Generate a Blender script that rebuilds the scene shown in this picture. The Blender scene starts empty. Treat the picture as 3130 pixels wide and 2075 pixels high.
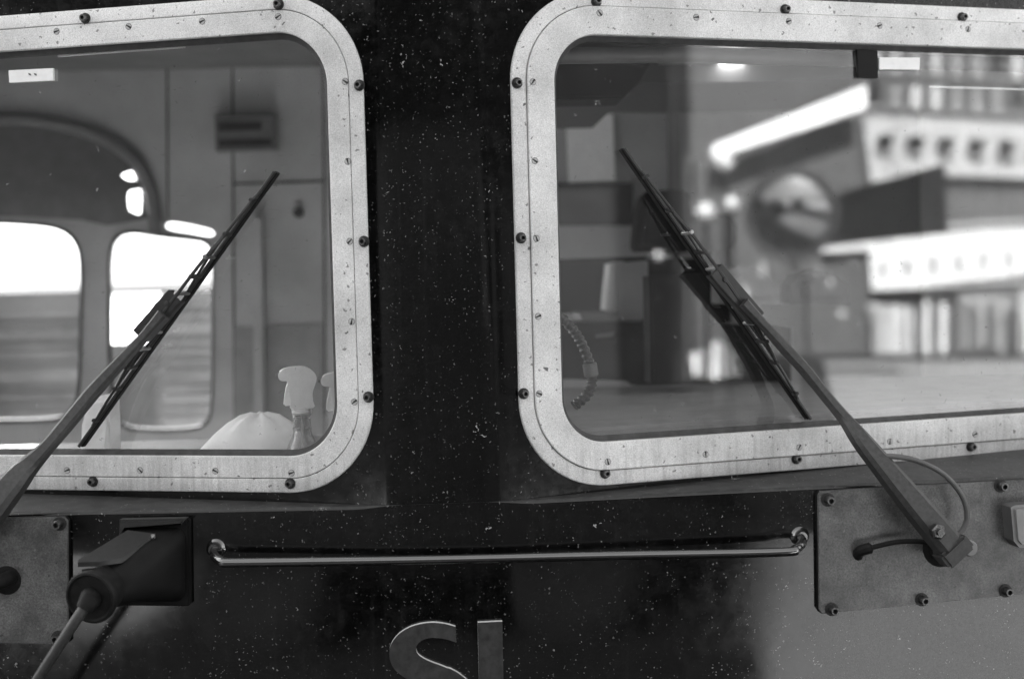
import bpy, bmesh, math, random
from mathutils import Vector, Matrix
R = math.radians
random.seed(7)
scene = bpy.context.scene
COL = scene.collection

# ------------------------------------------------------------------ camera
PSI, PHI, RHO = R(2.9), R(2.6), R(1.5)
CAM = Vector((0, -2.3, 1.6))
FPX = 50 / 36 * 3130
fw = Vector((math.sin(PSI) * math.cos(PHI), math.cos(PSI) * math.cos(PHI), -math.sin(PHI)))
r0 = Vector((math.cos(PSI), -math.sin(PSI), 0))
u0 = r0.cross(fw)
up = u0 * math.cos(RHO) + r0 * math.sin(RHO)
rt = r0 * math.cos(RHO) - u0 * math.sin(RHO)
cd = bpy.data.cameras.new('camera')
cam = bpy.data.objects.new('camera', cd)
COL.objects.link(cam)
cam.matrix_world = Matrix(((rt.x, up.x, -fw.x, CAM.x), (rt.y, up.y, -fw.y, CAM.y), (rt.z, up.z, -fw.z, CAM.z), (0, 0, 0, 1)))
cd.lens = 50
cd.sensor_width = 36
cd.clip_start = 0.05
cd.clip_end = 3000
cd.dof.use_dof = True
cd.dof.focus_distance = 2.37
cd.dof.aperture_fstop = 2.0
scene.camera = cam

# ------------------------------------------------------------------ sky and sun (black-and-white film: all light is neutral)
SUN_EL, SUN_AZ = R(40), R(38)          # behind the locomotive, off to the left of the camera
sun_dir = Vector((-math.sin(SUN_AZ) * math.cos(SUN_EL), math.cos(SUN_AZ) * math.cos(SUN_EL), math.sin(SUN_EL)))
world = bpy.data.worlds.new('World')
scene.world = world
world.use_nodes = True
wn, wl = world.node_tree.nodes, world.node_tree.links
sky = wn.new('ShaderNodeTexSky')
sky.sky_type = 'NISHITA'
sky.sun_disc = False
sky.sun_elevation = SUN_EL
sky.sun_rotation = -SUN_AZ
sky.dust_density = 3.0
bw = wn.new('ShaderNodeRGBToBW')
wl.new(sky.outputs[0], bw.inputs[0])
wl.new(bw.outputs[0], wn['Background'].inputs['Color'])
wn['Background'].inputs['Strength'].default_value = 0.05
sd = bpy.data.lights.new('sun', 'SUN')
sd.energy = 4.5
sd.angle = R(0.53)
sun = bpy.data.objects.new('sun', sd)
COL.objects.link(sun)
sun.rotation_euler = sun_dir.to_track_quat('Z', 'Y').to_euler()
sun.location = (0, 0, 30)

scene.view_settings.view_transform = 'Standard'
scene.view_settings.look = 'None'
scene.view_settings.gamma = 1.0
scene.view_settings.use_curve_mapping = False
scene.view_settings.exposure = 4.1
scene.render.engine = 'CYCLES'
scene.cycles.max_bounces = 7
scene.cycles.transparent_max_bounces = 16
scene.cycles.diffuse_bounces = 4
scene.cycles.glossy_bounces = 4
scene.cycles.sample_clamp_indirect = 1.0
scene.cycles.use_denoising = True
scene.cycles.use_adaptive_sampling = False
scene.cycles.caustics_reflective = False
scene.cycles.caustics_refractive = False

# ------------------------------------------------------------------ pixel rays and the planes of the cab front
def ray(px, py):
    return fw * FPX + rt * (px - 1565) - up * (py - 1037.5)
def hit(px, py, O, N, h=0.0):
    d = ray(px, py)
    return CAM + d * (((O + N * h - CAM).dot(N)) / d.dot(N))
TH, T2 = R(16.4), R(5.5)
class Face:
    def __init__(s, side, th):
        s.O = Vector((side * .08, 0, 0))
        s.U = Vector((math.cos(th), side * math.sin(th), 0))
        s.N = Vector((side * math.sin(th), -math.cos(th), 0))
        s.M = Matrix(((s.U.x, 0, s.N.x, s.O.x), (s.U.y, 0, s.N.y, s.O.y), (0, 1, 0, 0), (0, 0, 0, 1)))
    def px(s, x, y, h=0.0): return hit(x, y, s.O, s.N, h)
    def uv(s, x, y, h=0.0):
        p = s.px(x, y, h)
        return ((p - s.O).dot(s.U), p.z)
    def at(s, u, v, h): return s.O + s.U * u + Vector((0, 0, v)) + s.N * h
WL, WR = Face(-1, TH), Face(1, TH)
NL, NR = Face(-1, T2), Face(1, T2)
def on_y(px, py, y): return hit(px, py, Vector((0, y, 0)), Vector((0, -1, 0)))
def on_z(px, py, z): return hit(px, py, Vector((0, 0, z)), Vector((0, 0, 1)))

# ------------------------------------------------------------------ materials
def nd(nt, t, **kw):
    n = nt.nodes.new(t)
    for k, v in kw.items(): setattr(n, k, v)
    return n
def ramp(nt, src, p0, c0, p1, c1):
    r = nd(nt, 'ShaderNodeValToRGB')
    e = r.color_ramp.elements
    e[0].position, e[0].color = p0, (c0, c0, c0, 1)
    e[1].position, e[1].color = p1, (c1, c1, c1, 1)
    nt.links.new(src, r.inputs[0])
    return r.outputs[0]
def noise(nt, co, scale, detail=2.0, rough=.5, stretch=None):
    n = nd(nt, 'ShaderNodeTexNoise')
    n.inputs['Scale'].default_value = scale
    n.inputs['Detail'].default_value = detail
    n.inputs['Roughness'].default_value = rough
    if stretch:
        m = nd(nt, 'ShaderNodeMapping')
        m.inputs['Scale'].default_value = stretch
        nt.links.new(co, m.inputs[0]); co = m.outputs[0]
    nt.links.new(co, n.inputs['Vector'])
    return n.outputs['Fac']
def mixc(nt, fac, a, b, mode='MIX'):
    m = nd(nt, 'ShaderNodeMix', data_type='RGBA', blend_type=mode)
    for sock, v in ((m.inputs[0], fac), (m.inputs[6], a), (m.inputs[7], b)):
        if isinstance(v, (int, float)):
            sock.default_value = v if sock.type == 'VALUE' else (v, v, v, 1)
        else: nt.links.new(v, sock)
    return m.outputs[2]
def math_n(nt, op, a, b=None):
    m = nd(nt, 'ShaderNodeMath', operation=op)
    for i, v in enumerate((a, b)):
        if v is None: continue
        if isinstance(v, (int, float)): m.inputs[i].default_value = v
        else: nt.links.new(v, m.inputs[i])
    return m.outputs[0]
def newmat(name):
    m = bpy.data.materials.new(name)
    m.use_nodes = True
    return m, m.node_tree, m.node_tree.nodes['Principled BSDF']
def spots(nt, co, scale, radius, keep, distort=.012):
    """scattered small spots: 1 inside a spot"""
    w = nd(nt, 'ShaderNodeTexNoise'); w.inputs['Scale'].default_value = scale * 1.7; nt.links.new(co, w.inputs['Vector'])
    mm = nd(nt, 'ShaderNodeMix', data_type='VECTOR'); mm.inputs[0].default_value = min(.5, distort * 1.0)
    nt.links.new(co, mm.inputs[4]); nt.links.new(w.outputs['Color'], mm.inputs[5])
    v = nd(nt, 'ShaderNodeTexVoronoi'); v.inputs['Scale'].default_value = scale
    nt.links.new(mm.outputs[1], v.inputs['Vector'])
    sep = nd(nt, 'ShaderNodeSeparateColor'); nt.links.new(v.outputs['Color'], sep.inputs[0])
    rad = math_n(nt, 'MULTIPLY', sep.outputs[1], radius)
    a = math_n(nt, 'LESS_THAN', v.outputs['Distance'], rad)
    b = math_n(nt, 'LESS_THAN', sep.outputs[0], keep)
    return math_n(nt, 'MULTIPLY', a, b)
def coord(nt): return nd(nt, 'ShaderNodeTexCoord').outputs['Object']
def geo(nt): return nd(nt, 'ShaderNodeNewGeometry').outputs['Position']
def bump(nt, b, h, strength=.2, dist=.002):
    n = nd(nt, 'ShaderNodeBump'); n.inputs['Strength'].default_value = strength; n.inputs['Distance'].default_value = dist
    nt.links.new(h, n.inputs['Height']); nt.links.new(n.outputs[0], b.inputs['Normal'])

def simple(name, col, rough=.5, metal=0., var=.25, scale=60, bmp=0.):
    m, nt, b = newmat(name)
    co = geo(nt)
    n = noise(nt, co, scale, 4, .6)
    c = ramp(nt, n, .3, col * (1 - var), .7, min(1, col * (1 + var)))
    nt.links.new(c, b.inputs['Base Color'])
    b.inputs['Roughness'].default_value = rough
    b.inputs['Metallic'].default_value = metal
    if bmp: bump(nt, b, noise(nt, co, scale * 5, 3), bmp, .001)
    return m
M = {}
def build_materials():
    # glossy black paint with road dust, chips, insects and a right-hand reflection put into the colour
    m, nt, b = newmat('black_paint'); co = geo(nt)
    film = ramp(nt, noise(nt, co, 5, 4, .6), .35, 0.0, .75, 1.0)
    mott = ramp(nt, noise(nt, co, 45, 4, .7), .42, 0.0, .75, 1.0)
    fine = ramp(nt, noise(nt, co, 420, 2, .6), .55, 0.0, .78, 1.0)
    clus = ramp(nt, noise(nt, co, 13, 2, .5), .38, .1, .62, 1.0)
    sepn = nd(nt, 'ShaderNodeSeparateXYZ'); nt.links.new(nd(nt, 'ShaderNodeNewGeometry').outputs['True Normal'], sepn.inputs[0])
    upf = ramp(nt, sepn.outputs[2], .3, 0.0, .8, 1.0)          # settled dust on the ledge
    dust_sheen = math_n(nt, 'MULTIPLY', math_n(nt, 'MULTIPLY', film, mott), .011)
    dust_sheen = math_n(nt, 'ADD', dust_sheen, math_n(nt, 'MULTIPLY', fine, .010))
    dust_sheen = math_n(nt, 'ADD', dust_sheen, math_n(nt, 'MULTIPLY', upf, math_n(nt, 'ADD', math_n(nt, 'MULTIPLY', mott, .03), .016)))
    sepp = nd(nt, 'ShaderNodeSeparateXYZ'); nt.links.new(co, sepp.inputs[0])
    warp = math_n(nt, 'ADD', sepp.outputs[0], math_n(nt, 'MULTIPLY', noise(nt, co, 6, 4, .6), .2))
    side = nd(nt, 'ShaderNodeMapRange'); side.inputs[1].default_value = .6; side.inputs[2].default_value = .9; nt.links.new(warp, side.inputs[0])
    sheen_grit = ramp(nt, noise(nt, co, 130, 4, .75), .38, .2, .68, 1.0)
    dust_sheen = math_n(nt, 'ADD', dust_sheen, math_n(nt, 'MULTIPLY', math_n(nt, 'MULTIPLY', side.outputs[0], sheen_grit), .03))  # grit plus brightness of the right-hand reflection, put into the colour
    runs = ramp(nt, noise(nt, co, 1, 3, .6, (70, 70, 2.5)), .55, 0.0, .75, 1.0)
    dust_sheen = math_n(nt, 'ADD', dust_sheen, math_n(nt, 'MULTIPLY', math_n(nt, 'MULTIPLY', runs, film), .012))
    s1 = math_n(nt, 'MULTIPLY', math_n(nt, 'MULTIPLY', spots(nt, co, 180, .25, .55, .006), clus), .2)
    s2 = math_n(nt, 'MULTIPLY', math_n(nt, 'MULTIPLY', spots(nt, co, 62, .16, .2, .03), clus), .34)
    s3 = math_n(nt, 'MULTIPLY', spots(nt, co, 110, .16, .25, .012), .09)
    tot = math_n(nt, 'ADD', math_n(nt, 'ADD', s1, math_n(nt, 'ADD', s2, s3)), math_n(nt, 'ADD', dust_sheen, .0015))
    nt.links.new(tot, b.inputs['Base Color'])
    rg = math_n(nt, 'ADD', math_n(nt, 'MULTIPLY', film, .08), math_n(nt, 'ADD', math_n(nt, 'MULTIPLY', upf, .45), math_n(nt, 'ADD', math_n(nt, 'MULTIPLY', mott, .05), .06)))
    nt.links.new(rg, b.inputs['Roughness'])
    bump(nt, b, noise(nt, co, 90, 2), .012, .001)
    M['paint'] = m
    # light grey painted aluminium frames, with specks, runs and streaks
    m, nt, b = newmat('frame_aluminium'); co = geo(nt)
    base = ramp(nt, noise(nt, co, 9, 4, .6), .3, .78, .7, .9)
    st = ramp(nt, noise(nt, co, 1, 3, .6, (120, 120, 7)), .45, 1.0, .75, .72)
    sep = nd(nt, 'ShaderNodeSeparateXYZ'); nt.links.new(co, sep.inputs[0])
    low = nd(nt, 'ShaderNodeMapRange'); low.inputs[1].default_value = 1.33; low.inputs[2].default_value = 1.29
    nt.links.new(sep.outputs[2], low.inputs[0])
    base = mixc(nt, low.outputs[0], base, mixc(nt, 1.0, base, st, 'MULTIPLY'))
    sp = spots(nt, co, 100, .27, .45, .01)
    sp2 = spots(nt, co, 34, .13, .35, .02)
    gr = mixc(nt, 1.0, ramp(nt, noise(nt, co, 560, 2, .8), .3, .6, .66, 1.06), ramp(nt, noise(nt, co, 4.5, 6, .7), .36, .74, .6, 1.0), 'MULTIPLY')
    base = mixc(nt, 1.0, base, gr, 'MULTIPLY')
    base = mixc(nt, math_n(nt, 'MULTIPLY', sp, .75), base, .10)
    base = mixc(nt, math_n(nt, 'MULTIPLY', sp2, .9), base, .06)
    nt.links.new(base, b.inputs['Base Color'])
    b.inputs['Roughness'].default_value = .5
    bump(nt, b, noise(nt, co, 300, 2), .08, .001)
    M['frame'] = m
    # dusty painted cover plates
    m, nt, b = newmat('cover_plate_paint'); co = geo(nt)
    base = ramp(nt, noise(nt, co, 14, 5, .65), .38, .06, .66, .15)
    sp = spots(nt, co, 85, .2, .25, .012)
    base = mixc(nt, 1.0, base, ramp(nt, noise(nt, co, 330, 3, .8), .35, .5, .65, 1.3), 'MULTIPLY')
    base = mixc(nt, math_n(nt, 'MULTIPLY', sp, .8), base, .012)
    sp = spots(nt, co, 120, .25, .2, .012)
    base = mixc(nt, math_n(nt, 'MULTIPLY', sp, .6), base, .2)
    nt.links.new(base, b.inputs['Base Color'])
    b.inputs['Roughness'].default_value = .34
    bump(nt, b, noise(nt, co, 200, 3), .1, .001)
    M['plate'] = m
    # window glass: clear, mirror reflection after Fresnel, thin film of dust and dried drops
    m, nt, b = newmat('window_glass'); co = geo(nt)
    nt.nodes.remove(b)
    tr = nd(nt, 'ShaderNodeBsdfTransparent'); tr.inputs[0].default_value = (.985, .985, .985, 1)
    gl = nd(nt, 'ShaderNodeBsdfGlossy'); gl.inputs['Roughness'].default_value = 0.0; gl.inputs['Color'].default_value = (1, 1, 1, 1)
    lw = nd(nt, 'ShaderNodeLayerWeight'); lw.inputs[0].default_value = .5
    fac = math_n(nt, 'ADD', math_n(nt, 'MULTIPLY', math_n(nt, 'POWER', lw.outputs['Facing'], 5.0), .82), .18)
    wob = noise(nt, co, 3.0, 1)
    bm = nd(nt, 'ShaderNodeBump'); bm.inputs['Strength'].default_value = .02; bm.inputs['Distance'].default_value = .002
    nt.links.new(wob, bm.inputs['Height']); nt.links.new(bm.outputs[0], gl.inputs['Normal'])
    mx = nd(nt, 'ShaderNodeMixShader')
    nt.links.new(fac, mx.inputs[0]); nt.links.new(tr.outputs[0], mx.inputs[1]); nt.links.new(gl.outputs[0], mx.inputs[2])
    df = nd(nt, 'ShaderNodeBsdfDiffuse'); df.inputs[0].default_value = (.6, .6, .6, 1)
    film = ramp(nt, noise(nt, co, 4, 5, .65), .3, .005, .75, .022)
    sx = nd(nt, 'ShaderNodeSeparateXYZ'); nt.links.new(co, sx.inputs[0])
    dx = math_n(nt, 'SUBTRACT', math_n(nt, 'ABSOLUTE', sx.outputs[0]), .87); dz = math_n(nt, 'SUBTRACT', sx.outputs[2], 1.12)
    dist = math_n(nt, 'SQRT', math_n(nt, 'ADD', math_n(nt, 'MULTIPLY', dx, dx), math_n(nt, 'MULTIPLY', dz, dz)))
    dist = math_n(nt, 'ADD', dist, math_n(nt, 'MULTIPLY', noise(nt, co, 30, 3), .03))
    far_ = ramp(nt, dist, .80, 0.0, .84, 1.0); near_ = ramp(nt, dist, .24, 1.0, .28, 0.0)
    unswept = math_n(nt, 'MULTIPLY', math_n(nt, 'ADD', far_, near_), ramp(nt, noise(nt, co, 12, 5, .7), .3, .002, .7, .014))
    film = math_n(nt, 'ADD', film, unswept)
    fine = math_n(nt, 'MULTIPLY', ramp(nt, noise(nt, co, 420, 2, .8), .5, 0, .75, 1), .05)
    scr = math_n(nt, 'MULTIPLY', ramp(nt, noise(nt, co, 1, 3, .6, (40, 40, 160)), .66, 0, .8, 1), .16)
    s1 = math_n(nt, 'MULTIPLY', spots(nt, co, 80, .2, .22, .02), .28)
    s2 = math_n(nt, 'MULTIPLY', spots(nt, co, 22, .12, .16, .03), .5)
    cl = ramp(nt, noise(nt, co, 260, 3, .7), .45, 0, .6, 1)
    s2 = math_n(nt, 'MULTIPLY', s2, cl)
    tot = math_n(nt, 'ADD', math_n(nt, 'ADD', film, fine), math_n(nt, 'ADD', s1, math_n(nt, 'ADD', s2, scr)))
    mx2 = nd(nt, 'ShaderNodeMixShader')
    nt.links.new(tot, mx2.inputs[0]); nt.links.new(mx.outputs[0], mx2.inputs[1]); nt.links.new(df.outputs[0], mx2.inputs[2])
    nt.links.new(mx2.outputs[0], nt.nodes['Material Output'].inputs[0])
    M['glass'] = m
    # bottle plastic, clear
    m, nt, b = newmat('clear_plastic')
    nt.nodes.remove(b)
    tr = nd(nt, 'ShaderNodeBsdfTransparent'); tr.inputs[0].default_value = (.72, .72, .72, 1)
    gl = nd(nt, 'ShaderNodeBsdfGlossy'); gl.inputs['Roughness'].default_value = .08
    df = nd(nt, 'ShaderNodeBsdfDiffuse'); df.inputs[0].default_value = (.5, .5, .5, 1)
    fr = nd(nt, 'ShaderNodeLayerWeight'); fr.inputs[0].default_value = .35
    a = nd(nt, 'ShaderNodeMixShader'); a.inputs[0].default_value = .25
    nt.links.new(tr.outputs[0], a.inputs[1]); nt.links.new(df.outputs[0], a.inputs[2])
    c = nd(nt, 'ShaderNodeMixShader')
    nt.links.new(fr.outputs[1], c.inputs[0]); nt.links.new(a.outputs[0], c.inputs[1]); nt.links.new(gl.outputs[0], c.inputs[2])
    nt.links.new(c.outputs[0], nt.nodes['Material Output'].inputs[0])
    M['clear'] = m
    M['rubber'] = simple('black_rubber', .012, .6, 0, .4, 90)
    M['gasket'] = simple('dusty_gasket', .045, .7, 0, .4, 60)
    M['arm'] = simple('wiper_arm_dusty', .038, .5, 0, .35, 150, .1)
    M['wiper'] = simple('wiper_black', .015, .42, 0, .4, 120, .1)
    M['steel'] = simple('bright_steel', .45, .3, 1., .2, 200)
    M['bolt'] = simple('bolt_steel', .13, .45, 1., .5, 300)
    M['boltdark'] = simple('bolt_grime', .02, .7, 0, .5, 300)
    M['screw'] = simple('screw_head', .42, .45, 0, .3, 300)
    M['rail'] = simple('rail_gloss', .012, .12, 0., .3, 40)
    M['rail'].node_tree.nodes['Principled BSDF'].inputs['IOR'].default_value = 2.3
    M['letter'] = simple('letter_face', .034, .4, 0, .5, 70, .1)
    M['letteredge'] = simple('letter_edge', .85, .3, 0, .1, 100)
    M['cabwall'] = simple('cab_wall', .37, .6, 0, .22, 3)
    M['cabdark'] = simple('cab_dark_trim', .008, .55, 0, .3, 20)
    M['cabmid'] = simple('cab_mid_trim', .09, .55, 0, .2, 20)
    M['ceil'] = simple('cab_ceiling', .14, .5, 0, .2, 8)
    M['desk'] = simple('desk_top', .22, .55, 0, .15, 15)
    M['white'] = simple('white_plastic', .94, .4, 0, .06, 40)
    M['sticker'] = simple('white_sticker', .88, .5, 0, .04, 90)
    M['paper'] = simple('paper', .95, .8, 0, .06, 30)
    M['seat'] = simple('seat_fabric', .018, .9, 0, .4, 150)
    M['seat2'] = simple('seat_fabric_grey', .05, .9, 0, .3, 150)
    M['hood'] = simple('hood_paint', .12, .4, 0, .3, 5)
    M['asphalt'] = simple('asphalt', .012, .95, 0, .3, 3)
    M['concrete'] = simple('concrete', .19, .85, 0, .2, 6)
    M['darkbrick'] = simple('tarred_boards', .003, .9, 0, .3, 3)
    M['render'] = simple('white_render', .28, .8, 0, .2, 2.5)
    M['slate'] = simple('slate_wall', .007, .8, 0, .3, 2)
    M['stucco'] = simple('pale_stucco', .15, .8, 0, .25, 2.5)
    M['flags'] = simple('flagstones', .085, .9, 0, .25, 2)
    M['bright'] = simple('bright_gravel', .45, .9, 0, .2, 2)
    M['fascia'] = simple('fascia_board', .4, .6, 0, .1, 3)
    M['windowshade'] = simple('window_shade', .06, .8, 0, .2, 2)
    M['band'] = simple('overhead_band', .03, .5, 0, .2, 8)
    M['plaza'] = simple('pale_paving', .2, .85, 0, .2, 3)
    M['lining'] = simple('cab_lining', .72, .5, 0, .1, 4)
    M['floor'] = simple('cab_floor', .38, .5, 0, .2, 9)
    M['greywall'] = simple('grey_wall', .017, .8, 0, .25, 2)
    M['vanpaint'] = simple('van_paint', .008, .3, 0, .2, 3)
    M['darkglass'] = simple('dark_glass', .01, .05, 0, .2, 3)
    M['steelmirror'] = simple('mirror_steel', .22, .03, 1, .02, 5)
    M['lampglass'] = simple('lit_lamp_glass', .8, .4, 0, .03, 5)
    lb = M['lampglass'].node_tree.nodes['Principled BSDF']
    lb.inputs['Emission Color'].default_value = (1, 1, 1, 1); lb.inputs['Emission Strength'].default_value = 7.0
    M['globe'] = simple('globe_white', .2, .4, 0, .03, 5)
build_materials()
for k_ in ('darkbrick', 'asphalt', 'slate', 'vanpaint', 'cabdark', 'rubber', 'seat'):
    M[k_].node_tree.nodes['Principled BSDF'].inputs['Specular IOR Level'].default_value = .0 if k_ in ('darkbrick', 'asphalt', 'slate') else .15

# ------------------------------------------------------------------ object helpers
def link(name, me, mats, parent=None, mw=None, smooth=True):
    o = bpy.data.objects.new(name, me)
    COL.objects.link(o)
    for k in (mats if isinstance(mats, (list, tuple)) else [mats]):
        if len(me.materials) < len(mats if isinstance(mats, (list, tuple)) else [mats]):
            me.materials.append(M[k])
    if parent is not None: o.parent = parent
    if mw is not None: o.matrix_local = mw
    return o
def mesh_from(bm, name, smooth_angle=35):
    me = bpy.data.meshes.new(name)
    bmesh.ops.recalc_face_normals(bm, faces=bm.faces)
    for f in bm.faces: f.smooth = True
    for e in bm.edges:
        if len(e.link_faces) == 2:
            e.smooth = e.calc_face_angle(0) < R(smooth_angle)
        else: e.smooth = False
    bm.to_mesh(me); bm.free()
    return me
def obj(name, bm, mats, parent=None, mw=None, ang=35):
    return link(name, mesh_from(bm, name, ang), mats, parent, mw)
def empty(name, parent=None):
    o = bpy.data.objects.new(name, None); COL.objects.link(o); o.empty_display_size = .1
    if parent is not None: o.parent = parent
    return o
def tag(o, label, cat=None, group=None, kind=None):
    o['label'] = label
    if cat: o['category'] = cat
    if group: o['group'] = group
    if kind: o['kind'] = kind
    return o
def add_box(bm, c, s, mat=0, rot=None, bev=0):
    ax = rot or (Vector((1, 0, 0)), Vector((0, 1, 0)), Vector((0, 0, 1)))
    c = Vector(c)
    vs = [bm.verts.new(c + ax[0] * (i * s[0] / 2) + ax[1] * (j * s[1] / 2) + ax[2] * (k * s[2] / 2)) for i in (-1, 1) for j in (-1, 1) for k in (-1, 1)]
    fs = [bm.faces.new([vs[i] for i in q]) for q in ((0, 1, 3, 2), (4, 6, 7, 5), (0, 4, 5, 1), (2, 3, 7, 6), (0, 2, 6, 4), (1, 5, 7, 3))]
    for f in fs: f.material_index = mat
    if bev:
        es = {e for f in fs for e in f.edges}
        r = bmesh.ops.bevel(bm, geom=list(es), offset=bev, segments=2, affect='EDGES')
        for f in r['faces']: f.material_index = mat
    return fs
def box(name, c, s, mat, parent=None, bev=0, rot=None):
    bm = bmesh.new(); add_box(bm, c, s, 0, rot, bev); return obj(name, bm, mat, parent)
def smooth_path(pts, n=8):
    """Catmull-Rom through the points (tuples of any length, as Vectors)"""
    P = [pts[0]] + list(pts) + [pts[-1]]
    out = []
    for i in range(1, len(P) - 2):
        for k in range(n):
            t = k / n
            a, b, c, d = P[i - 1], P[i], P[i + 1], P[i + 2]
            out.append(.5 * ((2 * b) + (c - a) * t + (2 * a - 5 * b + 4 * c - d) * t * t + (3 * b - a - 3 * c + d) * t ** 3))
    out.append(P[-2])
    return out
def add_tube(bm, pts, rad, seg=12, mat=0, caps=True):
    rings = []
    prev = None
    for i, p in enumerate(pts):
        t = (pts[min(i + 1, len(pts) - 1)] - pts[max(i - 1, 0)]).normalized()
        if prev is None:
            a = t.orthogonal().normalized()
        else:
            a = (prev - t * prev.dot(t)).normalized()
        prev = a
        b = t.cross(a)
        r = rad[i] if isinstance(rad, (list, tuple)) else rad
        rings.append([bm.verts.new(p + (a * math.cos(2 * math.pi * k / seg) + b * math.sin(2 * math.pi * k / seg)) * r) for k in range(seg)])
    for i in range(len(rings) - 1):
        for k in range(seg):
            bm.faces.new((rings[i][k], rings[i][(k + 1) % seg], rings[i + 1][(k + 1) % seg], rings[i + 1][k])).material_index = mat
    if caps:
        bm.faces.new(rings[0][::-1]).material_index = mat
        bm.faces.new(rings[-1]).material_index = mat
def tube(name, pts, rad, mat, parent=None, seg=12, n=0):
    if n: pts = smooth_path(pts, n)
    bm = bmesh.new(); add_tube(bm, pts, rad, seg); return obj(name, bm, mat, parent)
def add_beam(bm, pts, ws, hs, N, mat=0, chamfer=.25):
    """sweep of a chamfered rectangle: width across the path, height along N"""
    rings = []
    for i, p in enumerate(pts):
        t = (pts[min(i + 1, len(pts) - 1)] - pts[max(i - 1, 0)]).normalized()
        side = t.cross(N).normalized(); nn = side.cross(t).normalized()
        w = (ws[i] if isinstance(ws, (list, tuple)) else ws) / 2
        h = (hs[i] if isinstance(hs, (list, tuple)) else hs) / 2
        c = min(w, h) * chamfer * 2
        prof = [(-w + c, -h), (w - c, -h), (w, -h + c), (w, h - c), (w - c, h), (-w + c, h), (-w, h - c), (-w, -h + c)]
        rings.append([bm.verts.new(p + side * a + nn * b) for a, b in prof])
    n = 8
    for i in range(len(rings) - 1):
        for k in range(n):
            bm.faces.new((rings[i][k], rings[i][(k + 1) % n], rings[i + 1][(k + 1) % n], rings[i + 1][k])).material_index = mat
    bm.faces.new(rings[0][::-1]).material_index = mat
    bm.faces.new(rings[-1]).material_index = mat
def add_lathe(bm, prof, O, A, seg=20, mat=0, mats=None):
    A = A.normalized(); a = A.orthogonal().normalized(); b = A.cross(a)
    rings = []
    for r, h in prof:
        if r < 1e-6: rings.append([bm.verts.new(O + A * h)])
        else: rings.append([bm.verts.new(O + A * h + (a * math.cos(2 * math.pi * k / seg) + b * math.sin(2 * math.pi * k / seg)) * r) for k in range(seg)])
    for i in range(len(rings) - 1):
        mi = mats[i] if mats else mat
        p, q = rings[i], rings[i + 1]
        for k in range(seg):
            k2 = (k + 1) % seg
            if len(p) == 1 and len(q) == 1: continue
            if len(p) == 1: f = bm.faces.new((p[0], q[k2], q[k]))
            elif len(q) == 1: f = bm.faces.new((p[k], p[k2], q[0]))
            else: f = bm.faces.new((p[k], p[k2], q[k2], q[k]))
            f.material_index = mi
def lathe(name, prof, O, A, mat, parent=None, seg=20, mats=None):
    bm = bmesh.new(); add_lathe(bm, prof, O, A, seg, 0, mats); return obj(name, bm, mat, parent)
def rounded_rect(x0, x1, y0, y1, rad, n=14):
    rad = min(rad, (x1 - x0) / 2, (y1 - y0) / 2)
    pts = []
    for cx, cy, a0 in ((x1 - rad, y1 - rad, 0), (x0 + rad, y1 - rad, 90), (x0 + rad, y0 + rad, 180), (x1 - rad, y0 + rad, 270)):
        for k in range(n + 1):
            a = R(a0 + 90 * k / n)
            pts.append((cx + rad * math.cos(a), cy + rad * math.sin(a)))
    return pts
def add_prism(bm, pts, f3, h0, h1, mat=0, side_mat=None, bev=0):
    """polygon pts in 2D; f3(u,v,h) -> world"""
    side_mat = mat if side_mat is None else side_mat
    a = [bm.verts.new(f3(x, y, h0)) for x, y in pts]
    b = [bm.verts.new(f3(x, y, h1)) for x, y in pts]
    n = len(pts)
    fa = bm.faces.new(a[::-1]); fb = bm.faces.new(b); fa.material_index = fb.material_index = mat
    for i in range(n):
        bm.faces.new((a[i], a[(i + 1) % n], b[(i + 1) % n], b[i])).material_index = side_mat
    if bev:
        bmesh.ops.bevel(bm, geom=list(fb.edges), offset=bev, segments=2, affect='EDGES')
def prism(name, pts, f3, h0, h1, mat, parent=None, bev=0, side_mat=None):
    bm = bmesh.new(); add_prism(bm, pts, f3, h0, h1, 0, 1 if side_mat else None, bev)
    return obj(name, bm, [mat, side_mat] if side_mat else mat, parent, ang=30)
def sheet_with_holes(bm, outer, holes, f3, mat=0):
    es = []
    for loop in [outer] + holes:
        vs = [bm.verts.new(f3(x, y)) for x, y in loop]
        es += [bm.edges.new((vs[i], vs[(i + 1) % len(vs)])) for i in range(len(vs))]
    r = bmesh.ops.triangle_fill(bm, use_beauty=True, edges=es)
    for g in r['geom']:
        if isinstance(g, bmesh.types.BMFace): g.material_index = mat
def copy_tree(o, parent=None):
    c = o.copy(); COL.objects.link(c); c.parent = parent
    for ch in o.children: copy_tree(ch, c)
    return c

# ================================================================== THE LOCOMOTIVE
loco = empty('locomotive')
tag(loco, 'black locomotive cab front with two pale framed windscreens and wipers', 'locomotive')
ZL, ZT = 1.232, 2.30
def sp(t, w=.02): return 0 if t < -w else (t if t > w else (t + w) ** 2 / (4 * w))
def y_up(x): return math.tan(TH) * sp(abs(x) - .08)
def y_low(x): return math.tan(T2) * sp(abs(x) - .08, .03)
SEAM = {-1: (-1.27, -.056, 1.275, 2.039), 1: (.073, 1.30, 1.271, 2.037)}
SR = .125
DIM = {-1: (.024, .0365), 1: (.026, .047)}          # outer width, inner width of the frame rings
def loop(side, d, n=14):
    x0, x1, z0, z1 = SEAM[side]
    return rounded_rect(x0 - d, x1 + d, z0 - d, z1 + d, SR + d, n)

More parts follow.
